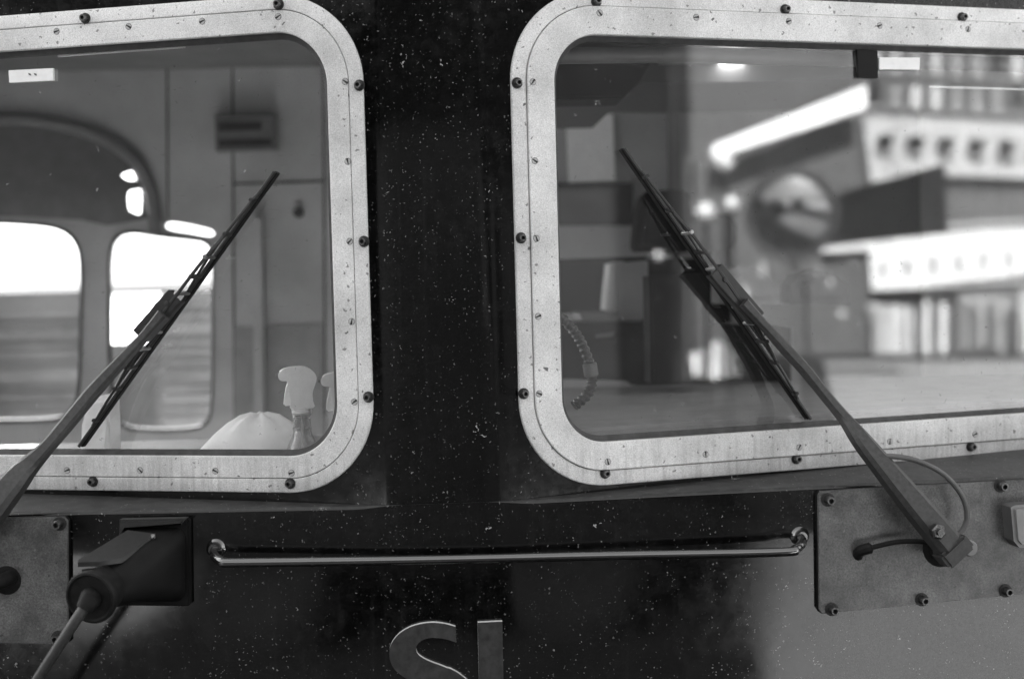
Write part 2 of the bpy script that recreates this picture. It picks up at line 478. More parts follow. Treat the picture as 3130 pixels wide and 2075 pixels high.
# --- shell: pillar, window faces with openings, lower nose with its ledge
bm = bmesh.new()
xs = [-.104 + .208 * k / 40 for k in range(41)]
cols = [[bm.verts.new((x, y_up(x), z)) for x in xs] for z in (ZL + .0002, ZT)]
for i in range(40): bm.faces.new((cols[0][i], cols[0][i + 1], cols[1][i + 1], cols[1][i]))
for F, s in ((WL, -1), (WR, 1)):
    ue = s * .024 / math.cos(TH)
    uo = s * 1.46
    outer = [(min(ue, uo), ZL + .0002), (max(ue, uo), ZL + .0002), (max(ue, uo), ZT), (min(ue, uo), ZT)]
    sheet_with_holes(bm, outer, [loop(s, -.02)], lambda u, v, F=F: F.at(u, v, 0))
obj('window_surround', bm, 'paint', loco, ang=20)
bm = bmesh.new()
xs = [-1.49 + 2.98 * k / 180 for k in range(181)]
rows = []
def low_row(fn): rows.append([bm.verts.new(fn(x)) for x in xs])
def gap(x): return max(0.0, y_up(x) - y_low(x))
low_row(lambda x: (x, y_up(x) + .006, ZL + .0 + .10 * gap(x)))
for k in range(5):
    a = R(90 * k / 4)
    def fn(x, a=a):
        b = min(.007, gap(x) * .6) + 1e-5
        return (x, y_low(x) + b - b * math.sin(a), ZL - b + b * math.cos(a))
    low_row(fn)
for z in (1.15, 1.0, .8, .55): low_row(lambda x, z=z: (x, y_low(x) - .0, z))
for i in range(len(rows) - 1):
    for k in range(180): bm.faces.new((rows[i][k], rows[i][k + 1], rows[i + 1][k + 1], rows[i + 1][k]))
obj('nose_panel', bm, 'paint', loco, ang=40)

# --- cab box: sides, roof, floor, rear wall with two rounded windows
YR = 2.0
YS = WR.at(1.46, 0, 0).y; XS = WR.at(1.46, 0, 0).x
for s in (-1, 1):
    hole = rounded_rect(.92, 1.92, 1.28, 2.15, .08, 6) if s < 0 else rounded_rect(.52, .98, 1.30, 2.12, .08, 6)  # unseen side openings added and sized to let daylight brighten the cab
    side = None
    for nm, x, mt in (('cab_side', s * (XS + .03), 'paint'), ('cab_lining', s * XS, 'lining')):
        bm = bmesh.new()
        sheet_with_holes(bm, [(YS, .55), (YR, .55), (YR, ZT), (YS, ZT)], [hole], lambda y, z, x=x: Vector((x, y, z)))
        o = obj(nm, bm, mt, loco)
        side = side or o
    bm = bmesh.new(); Ls = [[bm.verts.new((s * x, y, z)) for y, z in hole] for x in (XS - .004, XS + .034)]
    for i in range(len(hole)): bm.faces.new((Ls[0][i], Ls[0][(i + 1) % len(hole)], Ls[1][(i + 1) % len(hole)], Ls[1][i]))
    obj('fill_reveal', bm, 'gasket', side)
    bm = bmesh.new(); bm.faces.new([bm.verts.new((s * (XS + .015), y, z)) for y, z in hole]); obj('fill_pane', bm, 'glass', side)
bm = bmesh.new()
zc = 2.235
plan = [(-XS, YS)] + [(x, y_up(x)) for x in (-.3, -.12, -.09, -.05, .05, .09, .12, .3)] + [(XS, YS), (XS, YR + .1), (-XS, YR + .1)]
add_prism(bm, plan, lambda x, y, h: Vector((x, y + (.01 if y < 1.9 else 0), h)), zc, ZT + .12)
obj('cab_roof', bm, ['ceil'], loco)
box('cab_floor', (0, 1.1, .58), (2 * XS - .02, 1.7, .05), 'floor', loco)
def rw(px, py):
    p = on_y(px, py, YR); return (p.x, p.z)
def px_loop(pts, n=6): # smooth closed loop of wall points from photograph points
    P = [Vector(rw(*p)).to_3d() for p in pts]
    out = []
    m = len(P)
    for i in range(m):
        a, b, c, d = P[i - 1], P[i], P[(i + 1) % m], P[(i + 2) % m]
        for k in range(n):
            t = k / n
            q = .5 * ((2 * b) + (c - a) * t + (2 * a - 5 * b + 4 * c - d) * t * t + (3 * b - a - 3 * c + d) * t ** 3)
            out.append((q.x, q.y))
    return out
w1 = px_loop([(-330, 760), (-290, 690), (-200, 676), (-60, 680), (100, 688), (190, 705), (235, 750), (248, 830), (246, 1000), (240, 1180), (220, 1250), (160, 1280), (-60, 1285), (-250, 1285), (-320, 1240), (-335, 1000)])
w2 = px_loop([(335, 800), (350, 735), (395, 712), (480, 722), (570, 732), (622, 740), (646, 770), (650, 850), (650, 1000), (648, 1220), (630, 1290), (570, 1310), (450, 1312), (380, 1300), (345, 1250), (335, 1100), (334, 900)])
w3 = px_loop([(508, 690), (525, 680), (580, 688), (640, 702), (655, 714), (640, 722), (580, 712), (522, 702)], 3)
w4 = px_loop([(393, 590), (410, 582), (430, 580), (433, 600), (432, 640), (428, 655), (410, 650), (394, 638)], 3)
w5 = px_loop([(372, 536), (400, 524), (428, 520), (432, 535), (426, 548), (396, 552)], 3)  # three small openings added so bright sky stands in for pale spots
bm = bmesh.new()
sheet_with_holes(bm, [(-XS, .55), (XS, .55), (XS, zc + .01), (-XS, zc + .01)], [w1, w2, w3, w4, w5], lambda x, z: Vector((x, YR, z)))
rear = obj('rear_wall', bm, 'cabwall', loco)
for w in (w1, w2):
    cx = sum(p[0] for p in w) / len(w); cz = sum(p[1] for p in w) / len(w)
    bm = bmesh.new(); L = []
    for (k, y) in ((1.02, YR - .006), (.99, YR - .006), (.99, YR + .03), (1.02, YR + .03)):
        L.append([bm.verts.new((cx + (x - cx) * k, y, cz + (z - cz) * k)) for x, z in w])
    n = len(w)
    for a in range(4):
        for i in range(n): bm.faces.new((L[a][i], L[a][(i + 1) % n], L[(a + 1) % 4][(i + 1) % n], L[(a + 1) % 4][i]))
    fr_ = obj('window_seal', bm, 'cabdark', rear)
# engine hood seen through the rear windows
p = on_y(255, 893, 2.5); q = on_y(437, 893, 2.5)
h1 = box('engine_hood', (p.x - .55, 2.7, p.z - .6), (1.1, .2, 1.2), 'hood', loco, .03)
h2 = box('engine_hood', (q.x + .9, 2.72, q.z - .6), (1.8, .2, 1.2), 'hood', loco, .03)
for k in range(6):
    t_ = (.028, .045, .022, .05, .03, .04)[k]
    box('grille_bar', (p.x - .55, 2.585, p.z - .07 - k * .07), (1.04, .03, t_), ('hood', 'cabmid', 'hood')[k % 3], h1, .006)
    box('grille_bar', (q.x + .9, 2.605, q.z - .05 - k * .08), (1.74, .03, t_), ('cabmid', 'hood', 'hood')[k % 3], h2, .006)
z_ = on_y(380, 1050, 2.9).z
box('sand_box', ((p.x + q.x) / 2, 2.9, z_ - .35), (.5, .16, .7), 'hood', loco, .07)
# --- windscreens
def windscreen(F, s, bolts, screws):
    wo, wi = DIM[s]
    ws = empty('windscreen', loco)
    def sweep(name, prof, mat):
        bm = bmesh.new(); Ls = []
        for d, h in prof: Ls.append([bm.verts.new(F.at(u, v, h)) for u, v in loop(s, d, 18)])
        n = len(Ls[0])
        for a in range(len(Ls) - 1):
            for i in range(n): bm.faces.new((Ls[a][i], Ls[a][(i + 1) % n], Ls[a + 1][(i + 1) % n], Ls[a + 1][i]))
        return obj(name, bm, mat, ws, ang=28)
    g = .0008
    hi, ho = (.0062, .0062) if s < 0 else (.0105, .0062)
    sweep('outer_frame', [(wo, 0), (wo, ho - .003), (wo - .001, ho - .001), (wo - .0035, ho), (g + .001, ho), (g, ho - .0012), (g, 0)], 'frame')
    sweep('inner_frame', [(-g * .3, 0), (-g * .3, hi - .0012), (-g * .3 - .0012, hi), (-wi + .0015, hi), (-wi, hi - .0015), (-wi, -.012)], 'frame')
    sweep('seam_filler', [(g + .001, .0015), (-g * .3 - .0005, .0015)], 'boltdark')
    sweep('gasket', [(-wi + .001, -.002), (-wi - .003, -.003), (-wi - .0085, -.0065), (-wi - .0095, -.0105)], 'gasket')
    bm = bmesh.new()
    bm.faces.new([bm.verts.new(F.at(u, v, -.0085)) for u, v in loop(s, -wi - .004)])
    obj('pane', bm, 'glass', ws)
    # bolts: socket heads on grimy washers
    bm = bmesh.new()
    add_lathe(bm, [(.0, 0), (.0092, 0), (.0092, .0016), (.0060, .0018), (.0060, .0105), (.0052, .0118), (.0033, .0118), (.0030, .006), (0, .006)], Vector(), Vector((0, 0, 1)), 14, mats=[1, 1, 1, 0, 0, 0, 1, 1])
    bme = mesh_from(bm, 'bolt'); bme.materials.append(M['bolt']); bme.materials.append(M['boltdark'])
    for x, y in bolts:
        u, v = F.uv(x, y, ho + .011)
        o = bpy.data.objects.new('bolt', bme); COL.objects.link(o); o.parent = ws
        o.matrix_local = F.M @ Matrix.Translation((u, v, ho)) @ Matrix.Rotation(random.random() * 6, 4, 'Z')
    bm = bmesh.new()
    add_lathe(bm, [(0, .0), (.0056, 0), (.0056, .00025), (0, .00025)], Vector(), Vector((0, 0, 1)), 16, 1)
    for sg in (1, -1):
        pts = [(.0049 * math.cos(R(a)), .0049 * math.sin(R(a))) for a in range(8, 173, 15)]
        pts = [(x, sg * max(y, .0008)) for x, y in pts]
        add_prism(bm, pts, lambda x, y, h: Vector((x, y, h)), .0002, .0008)
    sme = mesh_from(bm, 'screw'); sme.materials.append(M['screw']); sme.materials.append(M['boltdark'])
    for x, y in screws:
        u, v = F.uv(x, y, hi)
        o = bpy.data.objects.new('screw', sme); COL.objects.link(o); o.parent = ws
        o.matrix_local = F.M @ Matrix.Translation((u, v, hi)) @ Matrix.Rotation(random.random() * 6, 4, 'Z')
    return ws
ws_l = windscreen(WL, -1, [(251, 54), (844, 11), (1092, 259), (1106, 738), (1120, 1215), (880, 1480), (275, 1474)],
    [(-40, 112), (173, 97), (393, 82), (618, 66), (850, 52), (1055, 250), (1063, 494), (1069, 738), (1075, 983), (1083, 1228), (-20, 1436), (205, 1437), (428, 1437), (658, 1439), (891, 1445)])
ws_r = windscreen(WR, 1, [(1830, 2), (2409, 27), (2951, 51), (1587, 252), (1599, 727), (1607, 1204), (1857, 1448), (2443, 1404), (2978, 1366)],
    [(1833, 41), (2128, 54), (2411, 66), (2689, 79), (2959, 90), (1629, 251), (1635, 492), (1640, 729), (1645, 967), (1648, 1203), (1858, 1411), (2157, 1388), (2443, 1367), (2720, 1349), (2980, 1327)])
ws_l['label'] = 'windscreen whose sill shows spray bottles'
ws_r['label'] = 'windscreen mirroring a bright street'
# stickers and the blind bracket on the inside of the panes
def quad_on(name, F, pts, h0, h1, mat, parent, bev=0):
    return prism(name, [F.uv(*p, h0) for p in pts], F.at, h1, h0, mat, parent)
quad_on('sticker', WL, [(26, 216), (161, 209), (162, 246), (28, 253)], -.0005, -.006, 'sticker', ws_l)
for x0_ in (86, 103): quad_on('sticker_print', WL, [(x0_, 224), (x0_ + 7, 226), (x0_ + 9, 232), (x0_ + 2, 230)], .0005, -.0005, 'cabmid', ws_l)
quad_on('sticker', WR, [(2688, 176), (2812, 177), (2811, 214), (2688, 213)], -.0005, -.006, 'sticker', ws_r)
quad_on('sensor_pad', WR, [(2621, 152), (2682, 155), (2684, 239), (2624, 237)], -.0005, -.0075, 'cabdark', ws_r)
tube('blind_rail', [WL.px(178, 172, -.03), WL.px(565, 144, -.03)], .0022, 'white', ws_l, 8)
tube('blind_rail', [WR.px(2840, 266, -.03), WR.px(3300, 279, -.03)], .002, 'white', ws_r, 8)

# --- wipers
def wiper(F, FL, s, tipA, tipB, arm_px, carrier, root):
    w = empty('wiper', loco)
    A, B = F.px(*tipA, .004), F.px(*tipB, .004)
    def bl(t, h): return A.lerp(B, t) + F.N * h
    N = F.N
    bm = bmesh.new()
    add_beam(bm, [bl(t / 10, -.003) for t in range(11)], .006, .014, N)
    obj('rubber', bm, 'rubber', w)
    bm = bmesh.new()
    add_beam(bm, [bl(.0 + t / 20, .010) for t in range(21)], .0055, .004, N)
    obj('spine', bm, 'wiper', w)
    # secondary yokes
    for (t0, t1) in ((.08, .44), (.56, .92)):
        bm = bmesh.new()
        pts = [bl(t0 + (t1 - t0) * k / 8, .014 + .015 * math.sin(math.pi * k / 8)) for k in range(9)]
        add_beam(bm, pts, .0045, .004, N)
        obj('yoke', bm, 'wiper', w)
    bm = bmesh.new()
    pts = [bl(.22 + .56 * k / 10, .026 + .022 * math.sin(math.pi * k / 10) ** .6) for k in range(11)]
    add_beam(bm, pts, .0055, .004, N)
    obj('bridge', bm, 'wiper', w)
    for t in (.10, .22, .30, .37, .43, .57, .63, .70, .78, .90):
        hh = .012 + (.026 if .24 < t < .76 else .012 if .2 < t < .8 else .004)
        bm = bmesh.new()
        d = (B - A).normalized()
        add_box(bm, bl(t, (.008 + hh) / 2 + .004), (.007, .006, hh), 0, (d.cross(N), d, N), .001)
        obj('claw', bm, 'steel' if t in (.37, .43, .57, .70) else 'wiper', w)
    # carrier: channel gripping the bridge
    P, Q = F.px(*carrier[0], .05), F.px(*carrier[1], .05)
    d = (Q - P).normalized(); sd_ = d.cross(N)
    bm = bmesh.new()
    L = (Q - P).length
    add_box(bm, (P + Q) / 2, (.029, L, .005), 0, (sd_, d, N), .001)
    for k in (-1, 1): add_box(bm, (P + Q) / 2 + sd_ * (k * .013) - N * .0105, (.004, L * .98, .016), 0, (sd_, d, N), .001)
    obj('carrier', bm, 'wiper', w)
    for t in (.2, .8):
        lathe('rivet', [(0, 0), (.005, 0), (.0045, .0025), (0, .0035)], P.lerp(Q, t) + N * .0025, N, 'wiper', w, 10)
    # link rods from arm to blade
    ap = arm_px[-2]
    a0 = F.px(ap[0], ap[1], .042)
    tube('link_rod', [a0, bl(.30, .030), bl(.36, .034)], .003, 'wiper', w, 8)
    # arm
    pts = []; wd = []
    for x, y, width, h, g in arm_px:
        pts.append((FL if g else F).px(x, y, h)); wd.append(width)
    P4 = [Vector((*p, q)) for p, q in zip(pts, wd)]
    sm = smooth_path(P4, 6)
    bm = bmesh.new()
    add_beam(bm, [Vector(v[:3]) for v in sm], [v[3] for v in sm], [.012 + v[3] * .62 for v in sm], N, 0, .2)
    obj('arm', bm, 'arm', w)
    return w
wp_l = wiper(WL, NL, -1, (250, 1362), (846, 527),
    [(-175, 1735, .05, .07, 1), (-60, 1598, .05, .068, 1), (40, 1478, .04, .05, 1), (88, 1424, .03, .032, 1), (150, 1360, .02, .13, 0), (215, 1283, .0205, .11, 0), (290, 1192, .0205, .09, 0), (370, 1105, .017, .075, 0), (440, 1030, .014, .062, 0), (500, 960, .018, .055, 0)],
    [(425, 1028), (535, 903)], None)
wp_r = wiper(WR, NR, 1, (2470, 1279), (1901, 456),
    [(2905, 1672, .046, .075, 1), (2800, 1548, .042, .07, 1), (2700, 1428, .034, .055, 1), (2632, 1345, .028, .035, 1), (2582, 1280, .018, .12, 0), (2520, 1205, .0155, .10, 0), (2460, 1130, .017, .085, 0), (2395, 1060, .0165, .07, 0), (2340, 1000, .014, .06, 0), (2270, 925, .018, .055, 0)],
    [(2318, 975), (2188, 824)], None)
wp_l['label'] = 'wiper whose arm leaves at the lower edge'
wp_r['label'] = 'wiper with hose and cap over the cover plate'
for o in wp_l.children: pass
# root of the right arm: cap, spindle, nut, hoses
Nn = NR.N
def n_px(x, y, h): return NR.px(x, y, h)
bm = bmesh.new()
rp = NR.px(2905, 1672, .075)
dd = (NR.px(2800, 1548, .07) - rp).normalized()
add_box(bm, rp - dd * .006, (.056, .03, .048), 0, (dd.cross(NR.N).normalized(), dd, dd.cross(NR.N).normalized().cross(dd)), .005)
obj('end_cap', bm, 'arm', wp_r)
bs = n_px(2868, 1668, .0)
lathe('spindle', [(0, 0), (.034, 0), (.034, .012), (.024, .016), (.022, .05), (.014, .056), (0, .056)], bs, Nn, 'rubber', wp_r)
lathe('washer_nozzle', [(0, 0), (.0135, 0), (.0135, .022), (.0115, .026), (0, .026)], n_px(2946, 1668, .05), Nn, 'desk', wp_r)
lathe('pivot_nut', [(0, 0), (.013, 0), (.013, .010), (.010, .013), (.006, .013), (.006, .018), (0, .018)], NR.px(2862, 1622, .098), NR.N, 'bolt', wp_r, 6)
tube('hose', [n_px(2700, 1392, .06), n_px(2790, 1404, .06), n_px(2880, 1446, .055), n_px(2940, 1515, .05), n_px(2955, 1585, .045), n_px(2925, 1640, .045), n_px(2890, 1650, .05)], .0045, 'cabmid', wp_r, 10, 8)
tube('hose', [n_px(2620, 1700, .004), n_px(2630, 1684, .02), n_px(2668, 1672, .032), n_px(2740, 1656, .036), n_px(2810, 1654, .04), n_px(2850, 1662, .045)], [.0095] * 16 + [.0042] * 25, 'rubber', wp_r, 10, 8)
lathe('grommet', [(.008, 0), (.017, 0), (.016, .008), (.01, .012), (.008, .012)], n_px(2622, 1702, .0), Nn, 'rubber', wp_r)
# left: spindle fitting and hose stub that reach into the picture
tube('hose', [NL.px(-60, 1790, .03), NL.px(-10, 1782, .04), NL.px(20, 1770, .03), NL.px(40, 1760, .004)], .0125, 'rubber', wp_l, 12, 6)
lathe('grommet', [(.010, 0), (.026, 0), (.024, .012), (.014, .016), (.010, .016)], NL.px(30, 1768, .0), NL.N, 'rubber', wp_l)

# --- cover plates under the windscreens
def cover_plate(F, pts, bolts, h=.012):
    P = [F.uv(*p, h) for p in pts]
    pl = prism('cover_plate', P, F.at, .001, h, 'plate', loco, .0015, 'rubber')  # side faces coloured black to draw the shaded plate edge
    bm = bmesh.new()
    add_lathe(bm, [(0, 0), (.0115, 0), (.0115, .002), (.0072, .0022), (.0072, .016), (.0064, .0175), (.0042, .0175), (.0038, .010), (0, .010)], Vector(), Vector((0, 0, 1)), 14, mats=[1, 1, 1, 0, 0, 0, 1, 1])
    bme = mesh_from(bm, 'bolt'); bme.materials.append(M['bolt']); bme.materials.append(M['boltdark'])
    for x, y in bolts:
        u, v = F.uv(x, y, h + .012)
        o = bpy.data.objects.new('bolt', bme); COL.objects.link(o); o.parent = pl
        o.matrix_local = F.M @ Matrix.Translation((u, v, h))
    return pl
cp_r = cover_plate(NR, [(2514, 1876), (2503, 1860), (2499, 1512), (2506, 1500), (3170, 1462), (3176, 1800), (3160, 1812)], [(2538, 1530), (2550, 1866), (2826, 1836), (3083, 1809), (3068, 1487)])
cp_l = cover_plate(NL, [(-260, 1590), (198, 1578), (208, 1590), (210, 1960), (202, 1968), (-260, 1962)], [(174, 1604), (170, 1953)])
# bracket at the right edge
bm = bmesh.new()
pts = [NR.uv(x, y, .05) for x, y in ((3095, 1552), (3108, 1545), (3200, 1540), (3200, 1675), (3122, 1676), (3104, 1655))]
add_prism(bm, pts, NR.at, .0, .05, 0, 1, .006)
obj('lamp_bracket', bm, ['desk', 'cabmid'], loco)

# --- handrail
hr = empty('handrail', loco)
pL, pR = on_y(700, 1720, -.038), on_y(2455, 1679, -.008)
path = [Vector((pL.x - .030, .028, pL.z + .012)), Vector((pL.x - .028, -.008, pL.z + .008)), Vector((pL.x - .010, -.034, pL.z + .002)), Vector((pL.x + .025, -.039, pL.z)),
        pL.lerp(pR, .35) + Vector((0, -.012, 0)), pL.lerp(pR, .65) + Vector((0, -.012, 0)),
        Vector((pR.x - .05, -.022, pR.z)), Vector((pR.x - .014, -.014, pR.z + .003)), Vector((pR.x + .004, .012, pR.z + .009)), Vector((pR.x + .008, .055, pR.z + .012))]
tube('rail_tube', path, .0075, 'rail', hr, 24, 10)
for p, F in ((path[0], NL), (path[-1], NR)):
    o_ = p - F.N * ((p - F.O).dot(F.N))
    lathe('rail_flange', [(0, 0), (.016, 0), (.016, .003), (.013, .005), (.0105, .010), (.009, .015), (0, .015)], o_, F.N, 'rail', hr, 28)
tube('rail_collar', [pL.lerp(pR, .14) + Vector((0, -.006, 0)), pL.lerp(pR, .143) + Vector((0, -.006, 0))], .0095, 'rail', hr, 20)

# --- raised letters
lf = empty('lettering', loco)
def LP(x, y):
    p = on_y(x, y, -.010); return (p.x, p.z)
def c2(pts, n=8):
    P = [Vector((x, y, 0)) for x, y in pts]
    return [(v.x, v.y) for v in smooth_path(P, n)]
k = 3.942
def cz_(L): return [(1100 + x / k, 1860 + y / k) for x, y in L]
outer_top = c2(cz_([(1152, 215), (1030, 182), (890, 166), (740, 180), (600, 222), (480, 295), (400, 385), (360, 480), (356, 570), (375, 650), (425, 735), (500, 800), (570, 847), (660, 892), (760, 928)]))
inner_top = c2(cz_([(1165, 408), (1060, 372), (940, 352), (830, 352), (740, 385), (690, 435), (678, 490), (700, 545), (770, 598), (860, 640), (970, 680), (1070, 722), (1150, 775), (1222, 847)]))
cen = (1100 + 862 / k, 1860 + 800 / k)
cen = (1318.5, 2063)
sym = lambda L: [(2 * cen[0] - x, 2 * cen[1] - y) for x, y in L]
S = outer_top + sym(inner_top)[::-1][0:0]
# outline: outer top from terminal round the left, joins the point-symmetric inner curve, lower terminal, outer bottom, inner top back
lower_inner = sym(inner_top)      # starts at lower terminal
lower_outer = sym(outer_top)
n_o = [p for p in outer_top if p[1] < 2072]
n_l = [p for p in lower_inner if p[0] < 1272 or p[1] > 2095]
outline = outer_top[:-10] + [p for p in lower_inner[::-1] if p[0] > outer_top[-10][0] + 6 or p[1] > 2110] + lower_outer[:-10] + [p for p in inner_top[::-1] if p[0] < lower_outer[-10][0] - 6 or p[1] < 2015]
bm = bmesh.new()
add_prism(bm, [LP(*p) for p in outline], lambda x, z, h: Vector((x, -h, z)), .0005, .010, 0, 1)
so = obj('letter_s', bm, ['letter', 'letteredge'], lf, ang=40)
bm = bmesh.new()
bar = [(1460, 1902), (1535.5, 1898.5), (1542, 2230), (1468, 2232)]
add_prism(bm, [LP(*p) for p in bar], lambda x, z, h: Vector((x, -h, z)), .0005, .010, 0, 1)
obj('letter_stroke', bm, ['letter', 'letteredge'], lf)

# --- cable socket on the nose
cs = empty('cable_socket', loco)
b = [NL.uv(*p, .012) for p in ((376, 1592), (383, 1585), (570, 1582), (579, 1590), (582, 1846), (574, 1852), (384, 1850), (376, 1842))]
prism('base_plate', b, NL.at, .001, .014, 'cabdark', cs, .003)
b2 = [NL.uv(*p, .02) for p in ((372, 1584), (574, 1580), (560, 1600), (382, 1602), (380, 1640), (371, 1642))]
prism('hinge_hood', b2, NL.at, .014, .034, 'wiper', cs, .003)
# housing: body that leans out of the plate towards lower left
def hpt(x, y, h): return NL.px(x, y, h)
def loft(name, secs, mat, parent, ang=30, caps=True):
    bm = bmesh.new(); Ls = [[bm.verts.new(p) for p in s_] for s_ in secs]
    n = len(Ls[0])
    for a in range(len(Ls) - 1):
        for i in range(n): bm.faces.new((Ls[a][i], Ls[a][(i + 1) % n], Ls[a + 1][(i + 1) % n], Ls[a + 1][i]))
    bm.faces.new(Ls[0][::-1]); bm.faces.new(Ls[-1])
    return obj(name, bm, mat, parent, ang=ang)
def rr_px(x0, x1, y0, y1, rad, h, n=5):
    return [hpt(x, y, h) for x, y in rounded_rect(x0, x1, y0, y1, rad, n)]
loft('housing', [rr_px(392, 566, 1612, 1838, 30, .013), rr_px(388, 560, 1622, 1830, 40, .03), rr_px(340, 500, 1660, 1836, 50, .07), rr_px(300, 440, 1700, 1846, 55, .10), rr_px(262, 380, 1742, 1860, 50, .125)], 'cabdark', cs, 45)
# lid on top of it
lid = [hpt(476, 1636, .05), hpt(372, 1712, .115), hpt(300, 1722, .135), hpt(238, 1724, .14), hpt(240, 1716, .138), hpt(300, 1680, .10), hpt(390, 1625, .05)]
bm = bmesh.new()
tv = [bm.verts.new(p + Vector((0, 0, .003))) for p in lid]; bv = [bm.verts.new(p - Vector((0, 0, .004))) for p in lid]
bm.faces.new(tv); bm.faces.new(bv[::-1])
for i in range(len(lid)): bm.faces.new((tv[i], tv[(i + 1) % len(lid)], bv[(i + 1) % len(lid)], bv[i]))
obj('socket_lid', bm, 'wiper', cs)
tube('lid_lug', [hpt(270, 1738, .135), hpt(272, 1778, .14)], .010, 'cabdark', cs, 12)
lathe('lid_rivet', [(0, 0), (.005, 0), (.0045, .003), (0, .004)], hpt(468, 1641, .055), Vector((-.3, -.6, .7)), 'bolt', cs, 10)

# ================================================================== LOOSE THINGS
# jumper cable plugged into the socket
jc = empty('jumper_cable')
tag(jc, 'black jumper cable with round plug hanging from the nose socket', 'cable')
pq = hpt(282, 1822, .155)
axis = (hpt(250, 1846, .19) - hpt(330, 1790, .11)).normalized()
lathe('plug_body', [(0, -.055), (.034, -.055), (.036, -.02), (.036, .0), (0, .0)], pq, axis, 'rubber', jc, 28)
lathe('plug_flange', [(.035, -.004), (.041, -.004), (.042, .004), (.040, .008), (.037, .009), (.034, .005), (.02, .004), (0, .004)], pq, axis, 'rubber', jc, 32)
cp = [pq + axis * .0, hpt(270, 1838, .175), hpt(225, 1905, .185), hpt(160, 2005, .18), hpt(100, 2100, .17), hpt(20, 2240, .15), hpt(-60, 2420, .12)]
tube('cable_sheath', cp, .0085, 'arm', jc, 16, 8)
gl_ = [pq + axis * .004, hpt(272, 1836, .175), hpt(255, 1862, .18)]
tube('strain_relief', gl_, [.017, .016, .012], 'rubber', jc, 14)

# spray bottles on the sill
def spray_bottle(name, x, y, h, kx, label, rotz):
    """neck centre at photograph point (x,y), h behind the pane; kx metres per photo pixel"""
    root = empty(name)
    tag(root, label, 'spray bottle', 'spray bottles on the windscreen sill')
    root.location = WL.px(x, y, h)
    root.rotation_euler = (0, 0, rotz)
    q = lambda a, b_, c=0: Vector((a * kx, c, -b_ * kx))
    # bottle (lathe): neck to body
    prof = [(25, -2), (27, 4), (27, 22), (26, 24), (28, 26), (28, 32), (26, 34), (27, 58), (29, 60), (29, 66), (27, 68), (30, 82), (44, 110), (58, 150), (60, 260), (0, 262)]
    bm = bmesh.new()
    add_lathe(bm, [(r_ * kx, -h_ * kx) for r_, h_ in prof], Vector(), Vector((0, 0, 1)), 24)
    o = obj('bottle_body', bm, 'clear', root)
    lathe('dip_tube', [(.002, 0), (.002, -.12)], Vector(), Vector((0, 0, 1)), 'white', root, 8)
    # spray head silhouette, extruded with bevel: nozzle to the left
    P = [(-33, 0), (33, 0), (34, -20), (33, -45), (40, -66), (46, -85), (44, -100), (33, -114), (15, -124), (-10, -126), (-40, -123), (-58, -116), (-67, -104), (-66, -92), (-58, -85), (-42, -83), (-40, -70), (-34, -40), (-33, -20)]
    bm = bmesh.new()
    P2 = [(v.x, v.y) for v in smooth_path([Vector((a, b_, 0)) for a, b_ in P], 3)]
    add_prism(bm, [(a * kx, -b_ * kx) for a, b_ in P2], lambda u_, v_, w_: Vector((u_, w_, v_)), -.015, .015)
    es = [e for e in bm.edges if len(e.link_faces) == 2 and e.calc_face_angle(0) > R(60)]
    bmesh.ops.bevel(bm, geom=es, offset=.006, segments=3, affect='EDGES')
    obj('spray_head', bm, 'white', root, ang=50)
    lathe('collar', [(29 * kx, 4 * kx)] + [((31 if i_ % 2 else 29) * kx, (2 - i_ * 2.2) * kx) for i_ in range(9)] + [(27 * kx, -20 * kx)], Vector(), Vector((0, 0, 1)), 'sticker', root, 24)
    tube('nozzle_tip', [q(-60, -104), q(-75, -104)], 9 * kx, 'desk', root, 12)
    T = [(-38, -84), (-22, -84), (-26, -50), (-30, -10), (-48, -8), (-54, -14), (-50, -40), (-44, -66)]
    bm = bmesh.new()
    add_prism(bm, [(a * kx, -b_ * kx) for a, b_ in T], lambda u_, v_, w_: Vector((u_, w_, v_)), -.008, .008, bev=.003)
    obj('trigger', bm, 'white', root, ang=50)
    return root
spray_bottle('spray_bottle', 922, 1246, -.11, .00057, 'clear spray bottle with white trigger head fully in view behind the pane', .15)
spray_bottle('spray_bottle', 1052, 1262, -.13, .00057, 'white spray bottle half hidden behind the windscreen frame', .1)
# heaped cleaning cloth
bm = bmesh.new()
add_lathe(bm, [(.098, -.02), (.092, .012), (.080, .034), (.062, .052), (.040, .064), (.018, .069), (0, .070)], Vector(), Vector((0, 0, 1)), 36)
for v in bm.verts:
    a = math.atan2(v.co.y, v.co.x)
    v.co.xy *= 1 + .035 * math.sin(3 * a + 1) + .02 * math.sin(7 * a)
    v.co.x *= .88
    if v.co.x < 0: v.co.x *= 1.0 + .45 * max(0, .06 - v.co.z) / .06
    v.co.z += .004 * math.sin(5 * a + 40 * v.co.x)
o = obj('cleaning_cloth', bm, 'paper', None, None, 80)
o.location = WL.px(795, 1383, -.17)
tag(o, 'white cleaning cloth heaped beside the spray bottles', 'cloth')
o = prism('paper_bag', [WL.uv(*p, -.14) for p in ((235, 1440), (240, 1300), (262, 1222), (300, 1210), (322, 1216), (326, 1300), (328, 1440))], WL.at, -.19, -.14, 'paper', None, .012)
tag(o, 'white folded paper bag on the sill under the wiper blade', 'paper bag')

# ================================================================== CAB INTERIOR
def on_wall(name, pts, y, t, mat, parent=None, bev=0, side_mat=None):
    P = []
    for p in pts:
        q = on_y(*p, y); P.append((q.x, q.z))
    return prism(name, P, lambda u_, v_, h_: Vector((u_, y + h_, v_)), t, 0, mat, parent, bev, side_mat)
